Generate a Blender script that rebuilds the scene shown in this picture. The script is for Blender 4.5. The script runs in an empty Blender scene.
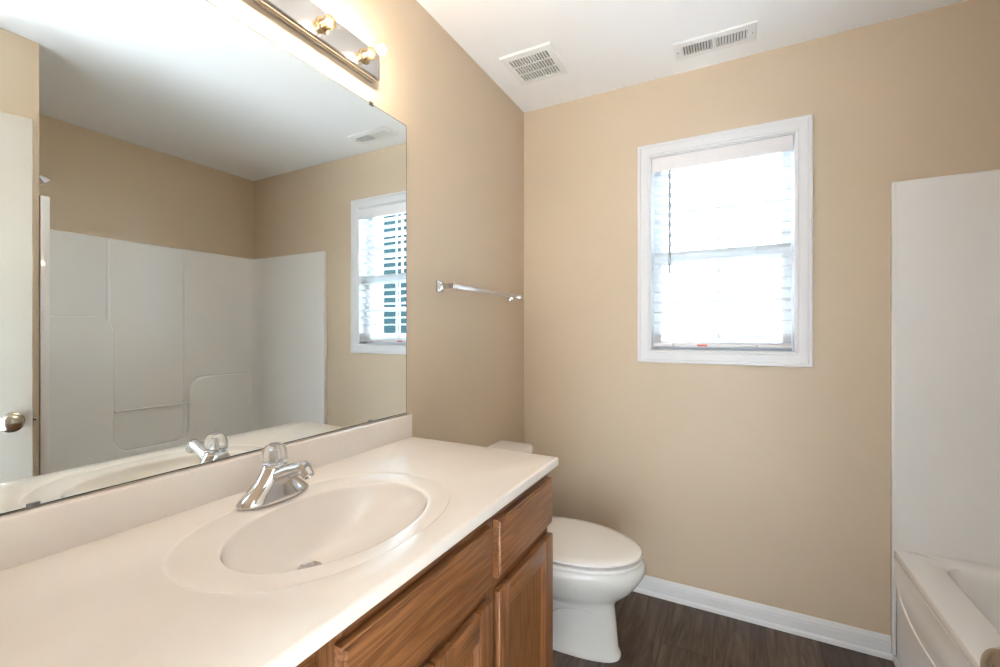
import bpy, bmesh, math, random
from mathutils import Vector, Matrix
random.seed(7)
SC = bpy.context.scene
COL = SC.collection
PI = math.pi

# ---------------------------------------------------------------- camera
TH = math.atan2(233, 442)
CAMP = (1.009, 0.0, 1.248)
cam_d = bpy.data.cameras.new('camera')
cam = bpy.data.objects.new('camera', cam_d)
COL.objects.link(cam)
cam.location = CAMP
cam.rotation_euler = (PI / 2, 0, TH)
cam_d.sensor_width = 36
cam_d.lens = 442 / 1000 * 36
cam_d.shift_y = -0.0025
cam_d.clip_start = 0.02
SC.camera = cam

# ---------------------------------------------------------------- world, light, exposure
W = bpy.data.worlds.new('world')
SC.world = W
W.use_nodes = True
bg = W.node_tree.nodes['Background']
bg.inputs['Color'].default_value = (0.82, 0.89, 1.0, 1)
bg.inputs['Strength'].default_value = 1.0
SC.view_settings.view_transform = 'Standard'
SC.view_settings.look = 'None'
SC.view_settings.gamma = 1.0
SC.view_settings.use_curve_mapping = False
SC.view_settings.exposure = 4.15
try:
    SC.cycles.sample_clamp_indirect = 4.0
    SC.cycles.max_bounces = 14
    SC.cycles.diffuse_bounces = 6
    SC.cycles.transparent_max_bounces = 24
except Exception:
    pass


def area(name, loc, rot, sx, sy, power, col, portal=False):
    d = bpy.data.lights.new(name, 'AREA')
    d.shape = 'RECTANGLE'
    d.size, d.size_y = sx, sy
    d.energy = power
    d.color = col
    if portal:
        d.cycles.is_portal = True
    o = bpy.data.objects.new(name, d)
    o.location = loc
    o.rotation_euler = rot
    COL.objects.link(o)
    return o


YB = 2.196          # back wall
XR = 1.545          # right wall / tub face
XT = 2.375          # wall behind the tub
YF = -0.06          # front wall
YA = 0.731          # near end of the tub alcove
HC = 2.44
area('window_portal', (0.95, YB + 0.13, 1.615), (-PI / 2, 0, 0), 0.60, 0.94, 1, (1, 1, 1), True)
# two added fill spots, unseen, bouncing off the hall floor through the doorway
HALL_P = 165
FILL_SPOTS = ((0.62, -1.75), (1.95, -1.85))
for dx_, dy_ in FILL_SPOTS:
    sp = bpy.data.lights.new('hall_fill_spot', 'SPOT')
    sp.energy = HALL_P
    sp.color = (0.76, 0.87, 1.0)
    sp.spot_size = math.radians(66)
    sp.spot_blend = 0.3
    sp.shadow_soft_size = 0.06
    spo = bpy.data.objects.new('hall_fill_spot', sp)
    spo.location = (dx_, dy_, HC - 0.03)
    COL.objects.link(spo)

# ---------------------------------------------------------------- materials
def mat(name, col, rough=0.5, metal=0.0, **kw):
    m = bpy.data.materials.new(name)
    m.use_nodes = True
    b = m.node_tree.nodes['Principled BSDF']
    b.inputs['Base Color'].default_value = (*col, 1)
    b.inputs['Roughness'].default_value = rough
    b.inputs['Metallic'].default_value = metal
    for k, v in kw.items():
        b.inputs[k.replace('_', ' ')].default_value = v
    return m


def nd(m, t, **kw):
    n = m.node_tree.nodes.new(t)
    for k, v in kw.items():
        setattr(n, k, v)
    return n


def lk(m, a, b):
    m.node_tree.links.new(a, b)


def coords(m, scale, space='Object', rot=(0, 0, 0)):
    tc = nd(m, 'ShaderNodeTexCoord')
    mp = nd(m, 'ShaderNodeMapping')
    mp.inputs['Scale'].default_value = scale
    mp.inputs['Rotation'].default_value = rot
    lk(m, tc.outputs[space], mp.inputs['Vector'])
    return mp.outputs['Vector']


def noise_mod(m, scale, c1, c2, nscale=1.0, detail=4, bump=0.0, bdist=0.001, lo=0.35, hi=0.65):
    b = m.node_tree.nodes['Principled BSDF']
    v = coords(m, scale)
    n = nd(m, 'ShaderNodeTexNoise')
    n.inputs['Scale'].default_value = nscale
    n.inputs['Detail'].default_value = detail
    lk(m, v, n.inputs['Vector'])
    r = nd(m, 'ShaderNodeValToRGB')
    r.color_ramp.elements[0].position = lo
    r.color_ramp.elements[1].position = hi
    r.color_ramp.elements[0].color = (*c1, 1)
    r.color_ramp.elements[1].color = (*c2, 1)
    lk(m, n.outputs['Fac'], r.inputs['Fac'])
    lk(m, r.outputs['Color'], b.inputs['Base Color'])
    if bump:
        bp = nd(m, 'ShaderNodeBump')
        bp.inputs['Strength'].default_value = bump
        bp.inputs['Distance'].default_value = bdist
        lk(m, n.outputs['Fac'], bp.inputs['Height'])
        lk(m, bp.outputs['Normal'], b.inputs['Normal'])
    return n, r


def painted(name, c, rough, bump, v=0.02, k=1):
    m = mat(name, c, rough)
    c2 = tuple(x * (1 - v) for x in c)
    noise_mod(m, (k, k, k), c2, c, nscale=1.7, detail=3)
    b = m.node_tree.nodes['Principled BSDF']
    n = nd(m, 'ShaderNodeTexNoise')
    n.inputs['Scale'].default_value = 160
    n.inputs['Detail'].default_value = 2
    lk(m, coords(m, (1, 1, 1)), n.inputs['Vector'])
    bp = nd(m, 'ShaderNodeBump')
    bp.inputs['Strength'].default_value = bump
    bp.inputs['Distance'].default_value = 0.001
    lk(m, n.outputs['Fac'], bp.inputs['Height'])
    lk(m, bp.outputs['Normal'], b.inputs['Normal'])
    return m


M_WALL = painted('beige_wall_paint', (0.64, 0.515, 0.375), 0.50, 0.08, 0.03)
M_HALL = painted('pale_hall_paint', (0.72, 0.72, 0.70), 0.6, 0.08, 0.02)
M_BOUNCE = mat('bounce_carpet', (0.80, 0.79, 0.77), 0.95)  # made-up pale hall carpet that bounces fill light into the bathroom
M_CEIL = painted('white_ceiling_paint', (0.92, 0.92, 0.92), 0.85, 0.12, 0.015)
M_TRIM = painted('white_trim_paint', (0.76, 0.76, 0.77), 0.32, 0.01, 0.01)
M_DOOR = painted('beige_white_door_paint', (0.52, 0.48, 0.42), 0.4, 0.02, 0.01)
M_MARBLE = mat('cream_cultured_marble', (0.86, 0.77, 0.65), 0.04)
noise_mod(M_MARBLE, (1, 1, 1), (0.78, 0.71, 0.645), (0.82, 0.75, 0.68), nscale=5, detail=5)
M_MARBLE.node_tree.nodes['Principled BSDF'].inputs['Coat Weight'].default_value = 0.25
M_MARBLE.node_tree.nodes['Principled BSDF'].inputs['Coat Roughness'].default_value = 0.04
M_TUB = mat('white_gelcoat', (0.85, 0.83, 0.79), 0.05, 0.0, Coat_Weight=0.6, Coat_Roughness=0.03)
noise_mod(M_TUB, (1, 1, 1), (0.865, 0.85, 0.83), (0.88, 0.865, 0.845), nscale=3, detail=2)
M_PORC = mat('white_porcelain', (0.80, 0.77, 0.72), 0.08)
M_SEAT = mat('white_seat_plastic', (0.83, 0.80, 0.76), 0.18)
M_CHROME = mat('polished_chrome', (0.66, 0.66, 0.67), 0.05, 1.0)
M_CHROME2 = mat('brushed_chrome', (0.56, 0.555, 0.55), 0.16, 1.0)
M_NICKEL = mat('satin_nickel', (0.48, 0.44, 0.39), 0.2, 1.0)
M_BRASS = mat('brass_socket', (0.62, 0.47, 0.28), 0.22, 1.0)
M_BARM = mat('brushed_bar_metal', (0.50, 0.46, 0.44), 0.3, 1.0)
M_CLIP = mat('dull_steel_clip', (0.22, 0.22, 0.22), 0.35, 1.0)
M_DARK = mat('dark_void', (0.03, 0.03, 0.03), 0.7)
M_GAP = mat('vent_slot_shade', (0.025, 0.025, 0.025), 0.8)  # dark sheet standing in for the shade behind the vent slots
M_VENT = painted('white_vent_enamel', (0.84, 0.84, 0.83), 0.35, 0.01, 0.01)
M_MIRROR = mat('mirror_silver', (0.87, 0.93, 0.945), 0.0, 1.0)
M_MEDGE = mat('mirror_edge_reflection', (0.10, 0.12, 0.12), 0.25)  # dark glass edge, its border painted in for the edge's reflection
M_BLIND = mat('white_blind_slat', (0.80, 0.81, 0.83), 0.4)
M_RAIL = mat('white_blind_rail', (0.80, 0.78, 0.79), 0.4)
M_CORD = mat('white_cord', (0.8, 0.8, 0.8), 0.6)
M_WAND = mat('clear_grey_wand', (0.35, 0.38, 0.42), 0.2)
M_RED = mat('red_label', (0.65, 0.10, 0.07), 0.5)
M_VINYL = mat('white_vinyl', (0.80, 0.84, 0.88), 0.35)
M_CAULK = mat('white_caulk', (0.82, 0.80, 0.76), 0.5)

# translucent slats
b = M_BLIND.node_tree.nodes['Principled BSDF']
tr = nd(M_BLIND, 'ShaderNodeBsdfTranslucent')
tr.inputs['Color'].default_value = (0.9, 0.92, 0.95, 1)
mx = nd(M_BLIND, 'ShaderNodeMixShader')
mx.inputs[0].default_value = 0.02
lk(M_BLIND, b.outputs[0], mx.inputs[1])
lk(M_BLIND, tr.outputs[0], mx.inputs[2])
lk(M_BLIND, mx.outputs[0], M_BLIND.node_tree.nodes['Material Output'].inputs['Surface'])


def glassy(name, tint, gloss=0.12, rough=0.02):
    """Thin clear pane: see-through with a reflection that grows at grazing angles."""
    m = bpy.data.materials.new(name)
    m.use_nodes = True
    nt = m.node_tree
    nt.nodes.remove(nt.nodes['Principled BSDF'])
    t = nd(m, 'ShaderNodeBsdfTransparent')
    t.inputs['Color'].default_value = (*tint, 1)
    g = nd(m, 'ShaderNodeBsdfGlossy')
    g.inputs['Roughness'].default_value = rough
    f = nd(m, 'ShaderNodeLayerWeight')
    f.inputs['Blend'].default_value = gloss
    x = nd(m, 'ShaderNodeMixShader')
    lk(m, f.outputs['Fresnel'], x.inputs[0])
    lk(m, t.outputs[0], x.inputs[1])
    lk(m, g.outputs[0], x.inputs[2])
    lk(m, x.outputs[0], nt.nodes['Material Output'].inputs['Surface'])
    return m


M_PANE = glassy('window_glass', (0.93, 0.96, 0.96), 0.1)
M_BULB = glassy('clear_bulb_glass', (0.99, 0.985, 0.97), 0.12)
_lw = [n for n in M_BULB.node_tree.nodes if n.type == 'LAYER_WEIGHT'][0]
_pw = nd(M_BULB, 'ShaderNodeMath', operation='MULTIPLY')
_pw.inputs[1].default_value = 0.25
lk(M_BULB, _lw.outputs['Facing'], _pw.inputs[0])
lk(M_BULB, _pw.outputs[0], [n for n in M_BULB.node_tree.nodes if n.type == 'MIX_SHADER'][0].inputs[0])
M_ACR = mat('clear_acrylic', (0.98, 0.98, 0.98), 0.05, 0.0, Transmission_Weight=0.88, IOR=1.45)


def emis(name, col, s):
    m = bpy.data.materials.new(name)
    m.use_nodes = True
    nt = m.node_tree
    nt.nodes.remove(nt.nodes['Principled BSDF'])
    e = nd(m, 'ShaderNodeEmission')
    e.inputs['Color'].default_value = (*col, 1)
    e.inputs['Strength'].default_value = s
    lk(m, e.outputs[0], nt.nodes['Material Output'].inputs['Surface'])
    return m


M_FIL = emis('glowing_filament', (1.0, 0.84, 0.68), 21)


def oak(name, axis, tone=1.0):
    """Oak with grain running along the given axis (0 x, 1 y, 2 z)."""
    m = mat(name, (0.4, 0.2, 0.08), 0.34)
    bs = m.node_tree.nodes['Principled BSDF']
    bs.inputs['Coat Weight'].default_value = 0.3
    bs.inputs['Coat Roughness'].default_value = 0.25
    sc = [1.0, 1.0, 1.0]
    sc[axis] = 0.045
    v = coords(m, tuple(sc))
    w = nd(m, 'ShaderNodeTexNoise')
    w.inputs['Scale'].default_value = 22
    w.inputs['Detail'].default_value = 3
    w.inputs['Distortion'].default_value = 0.5
    lk(m, v, w.inputs['Vector'])
    mul = nd(m, 'ShaderNodeMath', operation='MULTIPLY')
    mul.inputs[1].default_value = 9.0
    lk(m, w.outputs['Fac'], mul.inputs[0])
    fr = nd(m, 'ShaderNodeMath', operation='PINGPONG')
    fr.inputs[1].default_value = 0.5
    lk(m, mul.outputs[0], fr.inputs[0])
    r = nd(m, 'ShaderNodeValToRGB')
    r.color_ramp.elements[0].position = 0.0
    r.color_ramp.elements[1].position = 0.5
    c1 = (0.19 * tone, 0.068 * tone, 0.021 * tone, 1)
    c2 = (0.315 * tone, 0.130 * tone, 0.046 * tone, 1)
    r.color_ramp.elements[0].color = c1
    r.color_ramp.elements[1].color = c2
    lk(m, fr.outputs[0], r.inputs['Fac'])
    # fine pores
    sc2 = [260.0, 260.0, 260.0]
    sc2[axis] = 9.0
    v2 = coords(m, tuple(sc2))
    p = nd(m, 'ShaderNodeTexNoise')
    p.inputs['Scale'].default_value = 1.0
    p.inputs['Detail'].default_value = 2
    lk(m, v2, p.inputs['Vector'])
    r2 = nd(m, 'ShaderNodeValToRGB')
    r2.color_ramp.elements[0].position = 0.36
    r2.color_ramp.elements[1].position = 0.50
    r2.color_ramp.elements[0].color = (0.55, 0.50, 0.45, 1)
    r2.color_ramp.elements[1].color = (1, 1, 1, 1)
    lk(m, p.outputs['Fac'], r2.inputs['Fac'])
    mm = nd(m, 'ShaderNodeMixRGB', blend_type='MULTIPLY')
    mm.inputs[0].default_value = 0.75
    lk(m, r.outputs['Color'], mm.inputs[1])
    lk(m, r2.outputs['Color'], mm.inputs[2])
    lk(m, mm.outputs[0], bs.inputs['Base Color'])
    bp = nd(m, 'ShaderNodeBump')
    bp.inputs['Strength'].default_value = 0.12
    bp.inputs['Distance'].default_value = 0.001
    lk(m, p.outputs['Fac'], bp.inputs['Height'])
    lk(m, bp.outputs['Normal'], bs.inputs['Normal'])
    return m


M_OAKH = oak('oak_horizontal_grain', 1)
M_OAKV = oak('oak_vertical_grain', 2)
M_OAKP = oak('oak_panel', 2, 1.12)


def floor_material():
    m = mat('dark_wood_plank', (0.1, 0.07, 0.055), 0.38)
    bs = m.node_tree.nodes['Principled BSDF']
    tc = nd(m, 'ShaderNodeTexCoord')
    sep = nd(m, 'ShaderNodeSeparateXYZ')
    lk(m, tc.outputs['Object'], sep.inputs[0])

    def mth(op, a, bv=None, c=None):
        n = nd(m, 'ShaderNodeMath', operation=op)
        for i, x in enumerate((a, bv, c)):
            if x is None:
                continue
            if isinstance(x, (int, float)):
                n.inputs[i].default_value = x
            else:
                lk(m, x, n.inputs[i])
        return n.outputs[0]
    u = mth('DIVIDE', mth('ADD', sep.outputs[0], 0.0 + 10 * 0.1875 - 0.938 + 0.1875 * 5), 0.1875)
    iu = mth('FLOOR', u)
    fu = mth('FRACT', u)
    wn = nd(m, 'ShaderNodeTexWhiteNoise', noise_dimensions='1D')
    lk(m, iu, wn.inputs['W'])
    v = mth('DIVIDE', mth('ADD', sep.outputs[1], mth('MULTIPLY', wn.outputs['Value'], 1.2)), 1.22)
    iv = mth('FLOOR', v)
    fv = mth('FRACT', v)
    cb = nd(m, 'ShaderNodeCombineXYZ')
    lk(m, iu, cb.inputs[0])
    lk(m, iv, cb.inputs[1])
    wn2 = nd(m, 'ShaderNodeTexWhiteNoise', noise_dimensions='3D')
    lk(m, cb.outputs[0], wn2.inputs['Vector'])
    mp = nd(m, 'ShaderNodeMapping')
    mp.inputs['Scale'].default_value = (1.0, 0.10, 1.0)
    lk(m, tc.outputs['Object'], mp.inputs['Vector'])
    off = nd(m, 'ShaderNodeVectorMath', operation='ADD')
    sc = nd(m, 'ShaderNodeVectorMath', operation='SCALE')
    sc.inputs['Scale'].default_value = 7.0
    lk(m, wn2.outputs['Color'], sc.inputs[0])
    lk(m, mp.outputs[0], off.inputs[0])
    lk(m, sc.outputs[0], off.inputs[1])
    n = nd(m, 'ShaderNodeTexNoise')
    n.inputs['Scale'].default_value = 26
    n.inputs['Detail'].default_value = 6
    n.inputs['Roughness'].default_value = 0.65
    n.inputs['Distortion'].default_value = 1.5
    lk(m, off.outputs[0], n.inputs['Vector'])
    r = nd(m, 'ShaderNodeValToRGB')
    e = r.color_ramp.elements
    e[0].position = 0.30
    e[1].position = 0.72
    e[0].color = (0.028, 0.018, 0.013, 1)
    e[1].color = (0.17, 0.118, 0.09, 1)
    k = r.color_ramp.elements.new(0.5)
    k.color = (0.090, 0.060, 0.044, 1)
    lk(m, n.outputs['Fac'], r.inputs['Fac'])
    hs = nd(m, 'ShaderNodeMixRGB', blend_type='MULTIPLY')
    hs.inputs[0].default_value = 1
    lk(m, r.outputs[0], hs.inputs[1])
    vv = mth('ADD', mth('MULTIPLY', wn2.outputs['Value'], 0.45), 0.75)
    cc = nd(m, 'ShaderNodeCombineXYZ')
    for i in range(3):
        lk(m, vv, cc.inputs[i])
    lk(m, cc.outputs[0], hs.inputs[2])
    seam = mth('MAXIMUM', mth('LESS_THAN', fu, 0.014), mth('LESS_THAN', fv, 0.0022))
    ms = nd(m, 'ShaderNodeMixRGB')
    ms.inputs[2].default_value = (0.012, 0.009, 0.007, 1)
    lk(m, seam, ms.inputs[0])
    lk(m, hs.outputs[0], ms.inputs[1])
    lk(m, ms.outputs[0], bs.inputs['Base Color'])
    bp = nd(m, 'ShaderNodeBump')
    bp.inputs['Strength'].default_value = 0.25
    bp.inputs['Distance'].default_value = 0.001
    lk(m, n.outputs['Fac'], bp.inputs['Height'])
    lk(m, bp.outputs['Normal'], bs.inputs['Normal'])
    return m


M_FLOOR = floor_material()

# ---------------------------------------------------------------- mesh helpers
def obj(name, bm, m, parent=None, smooth=None, loc=None):
    bmesh.ops.recalc_face_normals(bm, faces=bm.faces[:])
    me = bpy.data.meshes.new(name)
    if smooth is not None:
        for f in bm.faces:
            f.smooth = True
        for e in bm.edges:
            if len(e.link_faces) == 2 and e.calc_face_angle(0) > math.radians(smooth):
                e.smooth = False
    bm.to_mesh(me)
    bm.free()
    for x in (m if isinstance(m, (list, tuple)) else [m]):
        me.materials.append(x)
    o = bpy.data.objects.new(name, me)
    COL.objects.link(o)
    if loc:
        o.location = loc
    if parent:
        o.parent = parent
    return o


def thing(name, label, cat, loc=(0, 0, 0), rotz=0, group=None):
    o = bpy.data.objects.new(name, None)
    o.empty_display_size = 0.05
    COL.objects.link(o)
    o.location = loc
    o.rotation_euler = (0, 0, rotz)
    o['label'] = label
    o['category'] = cat
    if group:
        o['group'] = group
    return o


def struct(name, bm, m, smooth=None, parent=None):
    o = obj(name, bm, m, parent, smooth)
    if not parent:
        o['kind'] = 'structure'
    return o


def box(bm, x0, x1, y0, y1, z0, z1, bev=0.0, seg=2):
    vs = [bm.verts.new((x, y, z)) for x in (x0, x1) for y in (y0, y1) for z in (z0, z1)]
    F = [(0, 1, 3, 2), (4, 6, 7, 5), (0, 4, 5, 1), (2, 3, 7, 6), (0, 2, 6, 4), (1, 5, 7, 3)]
    fs = [bm.faces.new([vs[i] for i in f]) for f in F]
    if bev:
        es = list({e for f in fs for e in f.edges})
        bmesh.ops.bevel(bm, geom=es, offset=bev, segments=seg, affect='EDGES', profile=0.5)
    return bm


def B(*a, **k):
    return box(bmesh.new(), *a, **k)


def loft(bm, rings, cap0=True, cap1=True, closed=True):
    """rings: lists of points with equal counts."""
    R = [[bm.verts.new(p) for p in r] for r in rings]
    n = len(R[0])
    for a, c in zip(R, R[1:]):
        for i in range(n if closed else n - 1):
            j = (i + 1) % n
            try:
                bm.faces.new((a[i], a[j], c[j], c[i]))
            except ValueError:
                pass
    if cap0:
        bm.faces.new(R[0][::-1])
    if cap1:
        bm.faces.new(R[-1])
    return R


def lathe(bm, prof, axis=(0, 0, 1), org=(0, 0, 0), n=28, cap0=True, cap1=True):
    """prof: (radius, height along axis)"""
    q = Vector((0, 0, 1)).rotation_difference(Vector(axis).normalized())
    o = Vector(org)
    rings = []
    for r, h in prof:
        r = max(r, 1e-5)
        rings.append([o + q @ Vector((r * math.cos(2 * PI * i / n), r * math.sin(2 * PI * i / n), h)) for i in range(n)])
    return loft(bm, rings, cap0, cap1)


def tube(bm, pts, r, n=12):
    pts = [Vector(p) for p in pts]
    rr = r if isinstance(r, (list, tuple)) else [r] * len(pts)
    rings = []
    up = Vector((0, 0, 1))
    prev = None
    for i, p in enumerate(pts):
        d = (pts[min(i + 1, len(pts) - 1)] - pts[max(i - 1, 0)]).normalized()
        if prev is None:
            s = d.cross(up)
            if s.length < 1e-3:
                s = d.cross(Vector((1, 0, 0)))
        else:
            s = prev - d * prev.dot(d)
        s.normalize()
        prev = s
        t = s.cross(d)
        rings.append([p + rr[i] * (math.cos(2 * PI * k / n) * s + math.sin(2 * PI * k / n) * t) for k in range(n)])
    return loft(bm, rings)


def sup(cx, cy, a, b, z, n=48, e=2.0, eb=None, tilt=0.0):
    """Superellipse ring in a horizontal plane."""
    out = []
    for i in range(n):
        t = 2 * PI * i / n
        c, s = math.cos(t), math.sin(t)
        ex = e
        x = a * math.copysign(abs(c) ** (2 / ex), c)
        y = b * math.copysign(abs(s) ** (2 / ex), s)
        out.append(Vector((cx + x, cy + y, z + tilt * x)))
    return out


def bez(p0, p1, p2, n=8):
    p0, p1, p2 = map(Vector, (p0, p1, p2))
    return [(1 - t) ** 2 * p0 + 2 * t * (1 - t) * p1 + t * t * p2 for t in [i / n for i in range(n + 1)]]


def rect_frame(bm, prof, x0, x1, z0, z1, plane='xz', closed_prof=True):
    """Sweep a profile (inset, depth) round a rectangle. plane xz: depth is -y; yz: depth is +x."""
    rings = []
    for ins, dep in prof:
        if plane == 'xz':
            c = [(x0 + ins, dep, z0 + ins), (x1 - ins, dep, z0 + ins), (x1 - ins, dep, z1 - ins), (x0 + ins, dep, z1 - ins)]
        else:
            c = [(dep, x0 + ins, z0 + ins), (dep, x1 - ins, z0 + ins), (dep, x1 - ins, z1 - ins), (dep, x0 + ins, z1 - ins)]
        rings.append([bm.verts.new(p) for p in c])
    n = len(rings)
    rng = range(n if closed_prof else n - 1)
    for k in rng:
        a, c = rings[k], rings[(k + 1) % n]
        for i in range(4):
            j = (i + 1) % 4
            bm.faces.new((a[i], a[j], c[j], c[i]))
    return rings


# ---------------------------------------------------------------- room shell
struct('floor', B(-0.12, XT + 0.12, YF - 0.12, YB + 0.12, -0.1, 0.0), M_FLOOR)
struct('ceiling', B(-0.12, XT + 0.12, -2.6, YB + 0.12, HC, HC + 0.1), M_CEIL)
struct('wall_left', B(-0.12, 0.0, YF - 0.12, YB + 0.12, 0, HC), M_WALL)
# back wall with the window opening
WX0, WX1, WZ0, WZ1 = 0.659, 1.241, 1.155, 2.075
bm = bmesh.new()
box(bm, 0, WX0, YB, YB + 0.12, 0, HC)
box(bm, WX1, XT + 0.12, YB, YB + 0.12, 0, HC)
box(bm, WX0, WX1, YB, YB + 0.12, 0, WZ0)
box(bm, WX0, WX1, YB, YB + 0.12, WZ1, HC)
bmesh.ops.remove_doubles(bm, verts=bm.verts[:], dist=1e-5)
struct('wall_back', bm, M_WALL)
struct('wall_right', B(XR, XT + 0.12, YF - 0.12, YA, 0, HC, bev=0.004), M_WALL)
struct('wall_tub_side', B(XT, XT + 0.12, YA, YB, 0, HC), M_WALL)
# front wall with the doorway the camera stands in
DX0, DX1, DZ = 0.73, 1.505, 2.05
bm = bmesh.new()
box(bm, 0, DX0, YF - 0.12, YF, 0, HC)
box(bm, DX1, XR, YF - 0.12, YF, 0, HC)
box(bm, DX0, DX1, YF - 0.12, YF, DZ, HC)
struct('wall_front', bm, M_WALL)
bm = bmesh.new()
box(bm, DX0, DX0 + 0.018, YF - 0.13, YF + 0.0, 0, DZ)
box(bm, DX1 - 0.018, DX1, YF - 0.13, YF + 0.0, 0, DZ)
box(bm, DX0, DX1, YF - 0.13, YF + 0.0, DZ - 0.018, DZ)
struct('trim_door_jamb', bm, M_TRIM)
# unseen hall behind the camera, added to bring light through the doorway
struct('wall_hall_left', B(-0.12, 0.0, -2.6, YF - 0.12, 0, HC), M_HALL)
struct('wall_hall_right', B(5.0, 5.12, -2.6, YF - 0.12, 0, HC), M_HALL)
struct('wall_hall_front', B(XT + 0.12, 5.12, YF - 0.12, YF, 0, HC), M_WALL)
struct('floor_hall', B(-0.12, 5.12, -2.6, YF - 0.12, -0.1, 0.0), M_BOUNCE)
struct('ceiling_hall', B(XT + 0.12, 5.12, -2.7, YF, HC, HC + 0.1), M_CEIL)
bm = bmesh.new()
box(bm, -0.12, 5.12, -2.7, -2.6, 0, HC)
struct('wall_hall_end', bm, M_HALL)


# baseboards
def bb_profile():
    # (thickness, height) with moulded top and shoe
    return [(0.0, 0.0), (0.024, 0.0), (0.024, 0.006), (0.021, 0.014), (0.014, 0.019), (0.0135, 0.052), (0.0115, 0.056), (0.0115, 0.062),
            (0.008, 0.067), (0.006, 0.076), (0.003, 0.080), (0.0, 0.080)]


def baseboard(name, p0, p1, nrm):
    bm = bmesh.new()
    rings = []
    for p in (p0, p1):
        rings.append([Vector((p[0] + nrm[0] * t, p[1] + nrm[1] * t, h)) for t, h in bb_profile()])
    loft(bm, rings)
    return struct(name, bm, M_TRIM, smooth=25)


baseboard('baseboard_back', (0, YB), (XR, YB), (0, -1))
baseboard('baseboard_left', (0, 1.205), (0, YB), (1, 0))
baseboard('baseboard_right', (XR, YF), (XR, YA), (-1, 0))

# window: casing, jamb, sashes, panes
win = bpy.data.objects.new('window_1', None)
COL.objects.link(win)
win.location = (0.95, YB, 1.615)
win['kind'] = 'structure'
OX, OZ = -0.95, -1.615


def wobj(name, bm, m, parent=win, smooth=None):
    o = obj(name, bm, m, parent, smooth)
    o.data.transform(Matrix.Translation((-0.95, -YB, -1.615)))
    return o


bm = bmesh.new()
rect_frame(bm, [(0, YB), (0, YB - 0.015), (0.003, YB - 0.018), (0.012, YB - 0.018), (0.016, YB - 0.014), (0.030, YB - 0.013), (0.040, YB - 0.011),
                (0.046, YB - 0.011), (0.049, YB - 0.013), (0.055, YB - 0.011), (0.057, YB - 0.008), (0.057, YB)], 0.604, 1.296, 1.10, 2.13)
wobj('window_casing', bm, M_TRIM, smooth=20)
bm = bmesh.new()
rect_frame(bm, [(0, YB - 0.004), (0.008, YB - 0.004), (0.008, YB + 0.12), (0, YB + 0.12)], WX0 - 0.002, WX1 + 0.002, WZ0 - 0.002, WZ1 + 0.002)
wobj('window_jamb', bm, M_TRIM)
MZ = 1.60


def sash(name, z0, z1, y0, y1):
    bm = bmesh.new()
    x0, x1 = WX0 + 0.008, WX1 - 0.008
    rect_frame(bm, [(0, y1), (0, y0), (0.030, y0), (0.036, y0 + 0.006), (0.036, y1)], x0, x1, z0, z1)
    s = wobj(name, bm, M_VINYL)
    wobj('pane', B(x0 + 0.03, x1 - 0.03, (y0 + y1) / 2 - 0.002, (y0 + y1) / 2 + 0.002, z0 + 0.03, z1 - 0.03), M_PANE, s)
    bm = bmesh.new()
    ym = (y0 + y1) / 2
    box(bm, 0.945, 0.955, ym - 0.006, ym + 0.006, z0 + 0.03, z1 - 0.03)
    zc = (z0 + z1) / 2
    box(bm, x0 + 0.03, x1 - 0.03, ym - 0.0055, ym + 0.0055, zc - 0.004, zc + 0.004)
    wobj('muntin', bm, M_VINYL, s)
    return s


sash('lower_sash', WZ0 + 0.006, MZ + 0.018, YB + 0.062, YB + 0.088)
sash('upper_sash', MZ - 0.018, WZ1 - 0.006, YB + 0.090, YB + 0.116)

# ---------------------------------------------------------------- outside
struct('ground', B(-12, 16, -20, 20, -0.7, -0.5), mat('dry_lawn', (0.17, 0.18, 0.13), 0.9))
hs = thing('neighbouring_house', 'white-sided house outside the window, seen between the blind slats', 'house', (3.0, 6.2, -0.5))


def hobj(name, bm, m, parent=None, smooth=None):
    o = obj(name, bm, m, parent or hs, smooth)
    o.data.transform(Matrix.Translation((-3.0, -6.2, 0.5)))
    return o


bm = bmesh.new()
rings = []
z = -0.5
while z < 5.2:
    rings.append([(-2.5, 6.185, z), (8.5, 6.185, z)])
    rings.append([(-2.5, 6.2, z + 0.12), (8.5, 6.2, z + 0.12)])
    z += 0.12
loft(bm, rings, False, False, closed=False)
box(bm, -2.5, 8.5, 6.21, 9.5, -0.5, 5.2)
hobj('siding_wall', bm, mat('white_siding', (0.58, 0.61, 0.64), 0.5))
bm = bmesh.new()
loft(bm, [[(-2.9, 5.8, 5.2), (-2.9, 9.9, 5.2), (-2.9, 7.85, 7.0)], [(8.9, 5.8, 5.2), (8.9, 9.9, 5.2), (8.9, 7.85, 7.0)]])
hobj('roof', bm, mat('grey_shingle', (0.2, 0.2, 0.2), 0.9))
M_HGL = mat('dark_teal_glass', (0.022, 0.040, 0.045), 0.6, 0.0, Specular_IOR_Level=0.0)
for hx in (3.55, 4.35):
    bm = bmesh.new()
    rect_frame(bm, [(0, 6.21), (0, 6.15), (0.05, 6.15), (0.05, 6.21)], hx - 0.36, hx + 0.36, 1.15, 3.40)
    box(bm, hx - 0.31, hx + 0.31, 6.155, 6.2, 2.12, 2.22)
    box(bm, hx - 0.012, hx + 0.012, 6.16, 6.185, 1.2, 3.35)
    for k in (1.66, 2.6, 2.98):
        box(bm, hx - 0.31, hx + 0.31, 6.16, 6.185, k - 0.012, k + 0.012)
    w = hobj('window', bm, M_VINYL)
    hobj('pane', B(hx - 0.32, hx + 0.32, 6.17, 6.18, 1.18, 3.37), M_HGL, w)

# ---------------------------------------------------------------- window blind
bl = thing('window_blind', 'white two-inch slat blind lowered inside the window frame', 'blind', (0.95, YB + 0.03, 1.17))


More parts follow.
